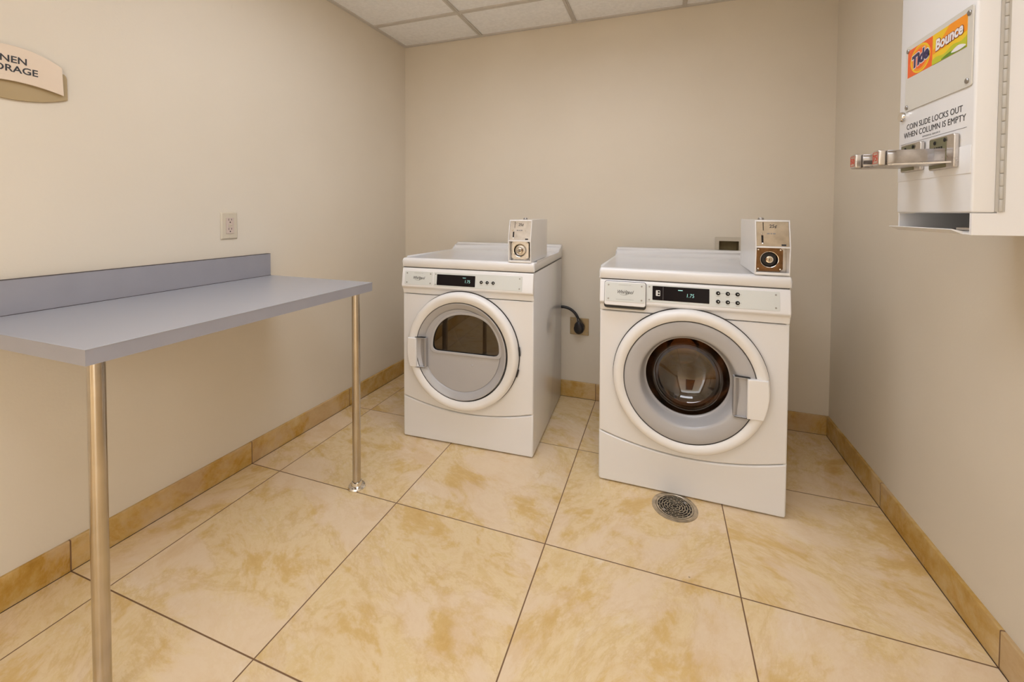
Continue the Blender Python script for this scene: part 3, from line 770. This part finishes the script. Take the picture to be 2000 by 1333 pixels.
    bm = bmesh.new()
    for z0, z1 in ((hz0-.0005, hz0+.004), (hz1-.004, hz1+.0005)):
        prism(bm, [(xa, -.014), (xa + s*.002, -.0345), (xa + s*.008, -.0375), (xb - s*.002, -.0395), (xb - s*.002, -.014)], z0+.0012, z1-.0012, axis='z')
    split_link('scoop_end', bm, 'gray', door, angle=50)
    bm = bmesh.new()
    for z in (hz0-.0012, hz1+.0012):
        prism(bm, [(xa + s*.006, -.020), (xa + s*.006, -.036), (xi + s*.010, -.0400), (xi + s*.010, -.020)], z-.0008, z+.0008, axis='z')
    split_link('scoop_seam', bm, 'dark', door)
    # ---- coin box
    if washer: coin_box(root, .5685, .6815, .9035, 1.106, True)
    else: coin_box(root, .5525, .6605, .9005, 1.096, False)
    return root
washer = machine('front_load_washer', 'white front-load washer with round glass door and detergent drawer, above the floor drain', (1.4559, -.7606, 0), -.0114, .686)
dryer = machine('front_load_dryer', 'white front-load dryer with half-moon door window, nearer the left wall, plugged in behind', (.481, -.7435, 0), .040, .6735)

# ------------------------------------------------------------------ sign on the left wall
def on_left(y, z, off=0.):            # matrix: x along the wall to the right as seen, y up, z into the room
    return frame_mtx((LX(y) + off, y, z), (AL, 1, 0), (0, 0, 1))
sy = -1.887
t = thing('wall_sign', 'curved cream and tan sign with dark lettering, high on the left wall', 'sign', (LX(sy)+.0005, sy, 1.52), 0)
im = Matrix.Translation(-t.location)
def arcpts(hw, zc, ze, n=24, rev=False):
    p = [(-hw + 2*hw*i/n, zc + (ze-zc)*((-hw + 2*hw*i/n)/hw)**2) for i in range(n+1)]
    return p[::-1] if rev else p
ol = arcpts(.1190, 1.4435-1.52, 1.469-1.52) + [(.1185, 1.534-1.52), (.1165, 1.541-1.52), (.112, 1.547-1.52)] + [(-.112, 1.547-1.52), (-.1165, 1.541-1.52), (-.1185, 1.534-1.52)]
me = plate_me(ol, (), .006, .001); me.transform(im @ on_left(sy, 1.52, .0008)); link_me('back_panel', me, 'signback', t)
ol = arcpts(.1065, 1.4945-1.52, 1.4785-1.52) + arcpts(.1035, 1.5935-1.52, 1.5625-1.52, rev=True)
me = plate_me(ol, (), .006, .001); me.transform(im @ on_left(sy, 1.52, .010)); fp = link_me('front_panel', me, 'signfront', t)
bm = bmesh.new(); box(bm, -.09, .09, -.016, .012, .0065, .0095); link('spacer', bm, 'signback', t, im @ on_left(sy, 1.52, .0008))
parts = [text_me('LINEN', .0262, im @ on_left(sy-.008, 1.5535, .0162), depth=.0004, bold=.0004, sx=1.02), text_me('STORAGE', .0262, im @ on_left(sy-.008, 1.5275, .0162), depth=.0004, bold=.0004, sx=1.02)]
link('lettering', join_me(parts), 'ink', fp, smooth=False)
bm = bmesh.new(); random.seed(4)
for k in range(9):
    for r in range(2):
        for c in range(2):
            if random.random() < .7: box(bm, -.03+k*.0065+c*.0022, -.0292+k*.0065+c*.0022, 1.5085-1.52+r*.0022, 1.5093-1.52+r*.0022, .0158, .0163)
link('braille_dots', bm, 'signfront', fp, im @ on_left(sy, 1.52, 0))

# ------------------------------------------------------------------ GFCI outlet on the left wall
oy, oz = -1.2635, 1.0685
t = thing('wall_outlet', 'ivory rectangular wall outlet on the left wall above the grey counter', 'outlet', (LX(oy), oy, oz))
im = Matrix.Translation(-t.location) @ on_left(oy, oz, .0006)
bm = bmesh.new()
A = rrect(-.036, .036, -.0575, .0575, .003, 3); B = rrect(-.031, .031, -.0525, .0525, .003, 3)
va = [bm.verts.new((x, y, 0)) for x, y in A]; vb = [bm.verts.new((x, y, .0015)) for x, y in A]; vc = [bm.verts.new((x, y, .006)) for x, y in B]
n = len(va)
for P, Q in ((va, vb), (vb, vc)):
    for i in range(n): bm.faces.new((P[i], P[(i+1) % n], Q[(i+1) % n], Q[i]))
bm.faces.new(va); bm.faces.new(vc)
link('cover_plate', bm, 'ivory', t, im, angle=20)
me = plate_me(rrect(-.0165, .0165, -.0335, .0335, .002, 3), (), .003, .0008); me.transform(im @ tr(0, 0, .0055)); rc = link_me('receptacle', me, 'pinkish', t)
bm = bmesh.new()
for s in (-1, 1):
    cz = s*.0195 + .001
    box(bm, -.0070, -.0052, cz+.001, cz+.009, .0084, .0089); box(bm, .0050, .0070, cz+.002, cz+.0085, .0084, .0089)
    knob_disc(bm, 0, cz-.006, .0026, .0004, 12)
for f in bm.verts:
    if f.co.z < .003: f.co.z += .0085
split_link('socket_slot', bm, 'hole', rc, im)
bm = bmesh.new(); box(bm, -.008, .008, .0005, .0045, .0084, .0100, bev=.0005); box(bm, -.008, .008, -.0050, -.0010, .0084, .0100, bev=.0005); split_link('test_button', bm, 'ivory', rc, im)
bm = bmesh.new(); knob_disc(bm, 0, .048, .003, .001, 12); knob_disc(bm, 0, -.048, .003, .001, 12); split_link('plate_screw', bm, 'ivory', t, im @ tr(0, 0, .0058))

# ------------------------------------------------------------------ dryer outlet, plug and cord on the back wall
px, pz = 1.2325, .4385
t = thing('power_outlet', 'square steel outlet plate low on the back wall between dryer and washer', 'outlet', (px, 0, pz))
me = plate_me(rrect(-.057, .057, -.052, .052, .003, 3), (), .005, .0015); me.transform(tr(0, -.0006, 0) @ FRONT); link_me('steel_plate', me, 'wallsteel', t)
bm = bmesh.new(); lathe(bm, [(0, .0105), (.026, .0105), (.030, .0085), (.030, .0040)], 40); link('receptacle_face', bm, 'blackplug', t, tr(0, -.0006, 0) @ Matrix.Rotation(pi/2, 4, 'X'))
bm = bmesh.new(); knob_disc(bm, -.045, .038, .0035, .002, 12); knob_disc(bm, .045, -.038, .0035, .002, 12); split_link('plate_screw', bm, 'screw', t, tr(0, -.0052, 0) @ FRONT)
im = Matrix.LocRotScale(dryer.location, dryer.rotation_euler, None).inverted()
bm = bmesh.new()
def bez(p0, p1, p2, p3, n): return [tuple((1-u)**3*a + 3*(1-u)**2*u*b + 3*(1-u)*u*u*c + u**3*d for a, b, c, d in zip(p0, p1, p2, p3)) for u in [i/n for i in range(n+1)]]
pts = bez((px, -.030, pz+.036), (px-.006, -.032, pz+.085), (px-.050, -.034, pz+.122), (px-.105, -.034, pz+.118), 16) + bez((px-.105, -.034, pz+.118), (px-.16, -.034, pz+.114), (px-.20, -.034, pz+.10), (px-.26, -.036, pz+.02), 10)[1:]
tube(bm, pts, .0085, 14); cord = link('power_cord', bm, 'blackplug', dryer, im, angle=60)
# plug body: squashed pear standing off the plate
bm = bmesh.new()
n = 28
sect = [(-.0115, .88, 0), (-.016, .97, 0), (-.028, 1., 0), (-.040, .96, .001), (-.047, .82, .002), (-.050, .5, .003), (-.051, 0., .003)]
rings = []
for y, s, dz in sect:
    if s == 0: rings.append([bm.verts.new((px, y, pz))]); continue
    rg = []
    for i in range(n):
        a = 2*pi*i/n; c_, s_ = cos(a), sin(a)
        hx = .031 if s_ < .0 else .031 - .013*s_; hz = .038 if s_ < 0 else .044
        rg.append(bm.verts.new((px+.002 + hx*c_*s, y, pz - .004 + dz + hz*s_*s)))
    rings.append(rg)
for A_, B_ in zip(rings, rings[1:]):
    for i in range(n):
        j = (i+1) % n
        if len(B_) == 1: bm.faces.new((A_[i], A_[j], B_[0]))
        else: bm.faces.new((A_[i], A_[j], B_[j], B_[i]))
bm.faces.new(rings[0])
link('plug', bm, 'blackplug', cord, im, angle=60)
bm = bmesh.new()
for s in (-1, 1): bb = tube(bm, bez((px+.006*s-.002, -.036, pz+.032), (px+.005*s-.004, -.036, pz+.045), (px+.005*s-.006, -.036, pz+.052), (px+.004*s-.008, -.036, pz+.060), 6), .0028, 8)
split_link('strain_relief', bm, 'screw', cord, im)

# ------------------------------------------------------------------ washer connection box in the back wall
t = thing('utility_box', 'recessed beige washer connection box in the back wall behind the washer', 'utility box', ((BX0+BX1)/2, 0, (BZ0+BZ1)/2))
im = Matrix.Translation(-t.location)
fx0, fx1, fz0, fz1 = BX0-.018, BX1+.018, BZ0-.018, BZ1+.020
me = plate_me(rrect(fx0, fx1, fz0, fz1, .004, 3), [rrect(BX0+.003, BX1-.003, BZ0+.003, BZ1-.003, .001, 2)], .004, .001); me.transform(im @ tr(0, -.0005, 0) @ FRONT); link_me('box_frame', me, mat('box_frame_paint', (.60, .525, .41), .5), t)
bm = bmesh.new()
box(bm, BX0+.0005, BX1-.0005, .066, .070, BZ0+.0005, BZ1-.0005)
box(bm, BX0+.0005, BX0+.003, 0, .066, BZ0+.0005, BZ1-.0005); box(bm, BX1-.003, BX1-.0005, 0, .066, BZ0+.0005, BZ1-.0005)
box(bm, BX0+.003, BX1-.003, 0, .066, BZ0+.0005, BZ0+.003); box(bm, BX0+.003, BX1-.003, 0, .066, BZ1-.003, BZ1-.0005)
link('box_liner', bm, 'boxbrown', t, im, smooth=False)

# ------------------------------------------------------------------ floor drain
dx_, dy_ = 1.757, -.835
t = thing('floor_drain', 'round bronze floor drain grate set in the tiles in front of the white washer', 'drain', (dx_, dy_, 0), .3)
bm = bmesh.new(); lathe(bm, [(.083, .0002), (.083, .0022), (.078, .0040), (.070, .0040), (.0685, .0028), (.0685, .0002)], 72, closed=True); link('drain_rim', bm, 'drain', t)
bm = bmesh.new(); lathe(bm, [(0, .0003), (.0684, .0003), (.0684, .0010), (0, .0010)], 48); link('drain_well', bm, 'hole', t)
bm = bmesh.new()
for i, r in enumerate((.010, .019, .028, .037, .046, .055, .0645)):
    hw = .0011 if i < 6 else .0030
    lathe(bm, [(r-hw, .0011), (r-hw, .0036), (r+hw, .0036), (r+hw, .0011)], 64, closed=True)
for i in range(7):
    r0, r1 = ((.0, .010, .019, .028, .037, .046, .055)[i], (.010, .019, .028, .037, .046, .055, .0645)[i])
    cnt = (0, 6, 6, 12, 12, 12, 18)[i]
    for k in range(cnt):
        a = 2*pi*(k + (.5 if i % 2 else 0))/cnt
        b2 = bx(r0, r1, -.0011, .0011, .0012, .0034); b2.transform(Matrix.Rotation(a, 4, 'Z')); me = bpy.data.meshes.new('x'); b2.to_mesh(me); b2.free(); bm.from_mesh(me); bpy.data.meshes.remove(me)
me = bpy.data.meshes.new('grate')
bm.to_mesh(me); bm.free(); link_me('drain_grate', me, 'drain', t, angle=30)
bm = bmesh.new(); 
for s in (0, 1): knob_disc(bm, .050*cos(pi*s+.4), .050*sin(pi*s+.4), .0058, .003, 14)
split_link('grate_screw', bm, 'screw', t, tr(0, 0, .0025))

# ------------------------------------------------------------------ detergent dispenser on the right wall
XF, YN, YFAR, ZD, ZT = 2.28, -1.443, -1.158, 1.134, 1.90
ZBOT = 1.089
t = thing('detergent_dispenser', 'white coin-operated detergent vending box with orange and yellow sign on the right wall', 'dispenser', (W, (YN+YFAR)/2, ZBOT))
im = Matrix.Translation(-t.location)
XD = 2.318                                           # door thickness
bm = bmesh.new()
box(bm, XD+.001, W-.001, YN, YN+.006, ZBOT, ZT); box(bm, XD+.001, W-.001, YFAR-.006, YFAR, ZBOT, ZT)
box(bm, XD+.001, W-.001, YN+.006, YFAR-.006, ZT-.006, ZT); box(bm, W-.007, W-.001, YN+.006, YFAR-.006, ZBOT, ZT-.006)
box(bm, XD+.001, W-.007, YN+.006, YFAR-.006, ZD-.001, ZD+.003)
# chute cheeks below the door
box(bm, XF+.001, XD+.001, YN, YN+.006, ZBOT, ZD-.001); box(bm, XF+.004, XD+.001, YFAR-.006, YFAR, ZBOT+.004, ZD-.001)
link('cabinet', bm, 'disp', t, im, angle=25)
bm = bmesh.new()
prism(bm, [(XF-.016, ZBOT+.0095), (XF-.015, ZBOT+.0112), (XF+.004, ZBOT+.0065), (W-.008, ZBOT+.0065), (W-.008, ZBOT+.0005), (XF+.003, ZBOT+.0005)], YN+.030, YFAR-.0005, axis='y')
box(bm, XF+.003, W-.008, YN+.0062, YN+.030, ZBOT+.0005, ZBOT+.0045)
link('chute_tray', bm, 'disp', t, im, angle=25)
bm = bx(XD-.01, XD+.012, YN+.04, YN+.10, ZBOT+.007, ZBOT+.013, bev=.001); link('chute_stop', bm, 'steel', t, im)
bm = bx(XF, XD, YN-.0005, YFAR, ZD, ZT-.002, bev=.004, seg=3); dr = link('door', bm, 'disp', t, im, angle=40)
def on_face(y, z, off=0.):            # x to the right as read (towards -y), y up, z out of the face (-x)
    return im @ frame_mtx((XF - off, y, z), (0, -1, 0), (0, 0, 1))
# piano hinge
bm = bmesh.new()
hy = YN - .0022
pitch = .0254; z = ZD + .002; k = 0
while z < ZT - .02:
    b2 = bmesh.new(); lathe(b2, [(0, 0), (.0030, 0), (.0033, .0006), (.0033, pitch-.0022), (.0030, pitch-.0016), (0, pitch-.0016)], 12)
    b2.transform(tr(XD+.005, hy, z)); me = bpy.data.meshes.new('x'); b2.to_mesh(me); b2.free(); bm.from_mesh(me); bpy.data.meshes.remove(me)
    z += pitch
box(bm, XD-.003, XD+.012, YN-.0018, YN-.0004, ZD+.002, ZT-.02)
link('piano_hinge', bm, 'hinge', t, im)
# sign panel
py0, py1, pz0, pz1 = -1.190, -1.4365, 1.390, 1.552
me = plate_me(rrect(0, py0-py1, 0, pz1-pz0, .006, 4), (), .0025, .0006); me.transform(on_face(py0, pz0, .0004)); sg = link_me('sign_panel', me, 'acrylic', dr)
bm = bmesh.new()
pw, ph = py0-py1, pz1-pz0
for x, y in ((.010, .010), (pw-.012, .012), (.011, ph-.012), (pw-.010, ph-.014)): knob_disc(bm, x, y, .0055, .003, 14)
split_link('panel_screw', bm, 'screw', dr, on_face(py0, pz0, .0026))
# printed label: orange block, yellow-to-orange block
lx0 = .010; lx1 = .113; lx2 = .2305; lz0, lz1 = .0825, .1505     # along the face, above pz0
S = .0029
def flat(nm, ol, mk, off, par=sg, th=.0003):
    me = plate_me(ol, (), th); me.transform(on_face(py0, pz0, off)); return link_me(nm, me, mk, par, smooth=False)
flat('orange_field', [(lx0, lz0), (lx1, lz0), (lx1, lz1), (lx0, lz1)], 'orange', S)
flat('yellow_field', [(lx1, lz0), (lx2, lz0), (lx2, lz1), (lx1, lz1)], 'yellow', S)
flat('orange_band', [(lx1+.002, lz0+.024), (lx1+.05, lz0+.027), (lx2, lz0+.034), (lx2, lz1), (lx1+.060, lz1), (lx1+.045, lz1-.012), (lx1+.02, lz1-.030), (lx1+.002, lz1-.034)], 'orange2', S+.0003)
flat('lime_wave', [(lx1, lz0)] + [(lx1 + (lx2-lx1)*i/14, lz0 + .011 + .013*(i/14)**1.4 + .003*sin(i*.9)) for i in range(15)] + [(lx2, lz0)], 'lime', S+.0006)
flat('green_wave', [(lx1+.035 + .08*i/14, lz0+.003 + .006*sin(pi*i/14)) for i in range(15)] + [(lx1+.035 + .08*i/14, lz0 + .0005) for i in range(14, -1, -1)], 'green', S+.0009)
flat('white_swirl', [(lx1+.070 + .046*i/14, lz0+.006 + .0065*sin(pi*i/14)) for i in range(15)] + [(lx1+.070 + .046*i/14, lz0+.004 - .0025*sin(pi*i/14)) for i in range(14, -1, -1)], 'white', S+.0012)
ccx, ccz = lx0+.054, lz0+.034
cir = lambda r, sx=1.: [(ccx + r*sx*cos(2*pi*i/48), ccz + r*sin(2*pi*i/48)) for i in range(48)]
flat('yellow_ring', cir(.0335, 1.22), 'yellow', S+.0003)
flat('orange_ring', cir(.0295, 1.2), 'orange2', S+.0006)
flat('red_disc', cir(.0235, 1.2), 'orange', S+.0009)
me = text_me('Tide', .040, on_face(py0, pz0, 0) @ tr(ccx, ccz, S+.0011) @ Matrix.Rotation(radians(8), 4, 'Z'), depth=.0001, shear=.2, bold=.0040, sx=.95); link_me('white_lettering_edge', me, 'white', sg, smooth=False)
me = text_me('Tide', .040, on_face(py0, pz0, 0) @ tr(ccx, ccz, S+.0015) @ Matrix.Rotation(radians(8), 4, 'Z'), depth=.0001, shear=.2, bold=.0020, sx=.95); link_me('navy_lettering', me, 'navy', sg, smooth=False)
bcx, bcz = (lx1+lx2)/2, lz0+.041
me = text_me('Bounce', .0335, on_face(py0, pz0, 0) @ tr(bcx, bcz, S+.0009) @ Matrix.Rotation(radians(3), 4, 'Z'), depth=.0001, shear=.12, bold=.0026, sx=.92); link_me('brown_lettering_edge', me, mat('brown_print', (.25, .05, .02), .4), sg, smooth=False)
me = text_me('Bounce', .0335, on_face(py0, pz0, 0) @ tr(bcx, bcz, S+.0013) @ Matrix.Rotation(radians(3), 4, 'Z'), depth=.0001, shear=.12, bold=.0012, sx=.92); link_me('white_lettering', me, 'white', sg, smooth=False)
# instructions
parts = [text_me('COIN SLIDE LOCKS OUT', .0195, on_face(-1.302, 1.3495, .0004), depth=.0001, sx=.98),
         text_me('WHEN COLUMN IS EMPTY', .0195, on_face(-1.302, 1.3295, .0004), depth=.0001, sx=1.01)]
link('instructions', join_me(parts), 'ink', dr, smooth=False)
me = text_me('VENDING SERVICE', .0055, on_face(-1.30, 1.3155, .0004), depth=.0001, spacing=1.1, sx=1.4); link_me('small_print', me, 'inkgray', dr, smooth=False)
link('printed_rule', bx(-.126, .126, 0, .0010, 0, .0004), 'inkgray', dr, on_face(-1.296, 1.3085, .0001))
# door lock
bm = bmesh.new(); lathe(bm, [(.0125, 0), (.0125, .004), (.0105, .0075), (.007, .0085), (0, .0085)], 28); link('door_lock', bm, 'chrome', dr, on_face(-1.179, 1.381, 0))
# coin panel behind the slides
link('coin_panel', bx(0, .277, 0, .057, 0, .0015, bev=.0005), 'disp', dr, on_face(YFAR-.004, 1.214, 0))
def coin_slide(yc, z0, z1, txt, hw):
    """mounting plate, chrome slide pulled out, square end knob"""
    me = plate_me(rrect(-hw, hw, 0, z1-z0, .004, 3), (), .009, .002); me.transform(on_face(yc, z0, .0016))
    cs = link_me('coin_slide', me, 'steel', dr)
    link('slide_face', bx(-hw+.004, hw*.42, .003, z1-z0-.003, .0, .0012, bev=.0004), 'olive', cs, on_face(yc, z0, .0104))
    bm = bmesh.new(); knob_disc(bm, -hw*.45, z1-z0-.012, .0042, .0015, 14); knob_disc(bm, hw*.35, z1-z0-.010, .0042, .0015, 14)
    for k in range(4): box(bm, -hw*.5+k*.008, -hw*.5+k*.008+.005, z1-z0-.027, z1-z0-.022, 0, .0006)
    split_link('slide_hole', bm, 'hole', cs, on_face(yc, z0, .0114))
    zs = z0 + .012
    # chrome bar and its wider tray
    bm = bmesh.new(); box(bm, XF-.112, XF-.0106, yc-hw*.42, yc+hw*.42, zs+.002, zs+.032, bev=.0015); link('slide_bar', bm, 'slidechrome', cs, im)
    bm = bmesh.new()
    prism(bm, [(XF-.112, yc-hw*.46), (XF-.055, yc-hw*.55), (XF-.0106, yc-hw*.85), (XF-.0106, yc+hw*.85), (XF-.055, yc+hw*.55), (XF-.112, yc+hw*.46)], zs-.0015, zs+.002, axis='z', bev=.0005, seg=1)
    link('slide_tray', bm, 'steel', cs, im)
    bm = bx(XF-.127, XF-.112, yc-.0155, yc+.0155, zs-.0015, zs+.034, bev=.004, seg=3); kb = link('slide_knob', bm, 'steel', cs, im)
    me = text_me(txt, .019, on_face(yc, zs+.016, .1272), depth=.0002, bold=.0005); link_me('slide_price', me, 'redink', kb, smooth=False)
    ro = rrect(-.0115, .0115, -.0120, .0135, .002, 3); ri = rrect(-.0102, .0102, -.0107, .0122, .0015, 3)
    me = plate_me(ro, [ri], .0004); me.transform(on_face(yc, zs+.016, .1270)); link_me('slide_price_border', me, 'redink', kb, smooth=False)
coin_slide(-1.238, 1.235, 1.304, '50', .043)
coin_slide(-1.360, 1.229, 1.301, '75', .044)

# ------------------------------------------------------------------ sanity: nothing may move in the frame
bpy.context.view_layer.update()
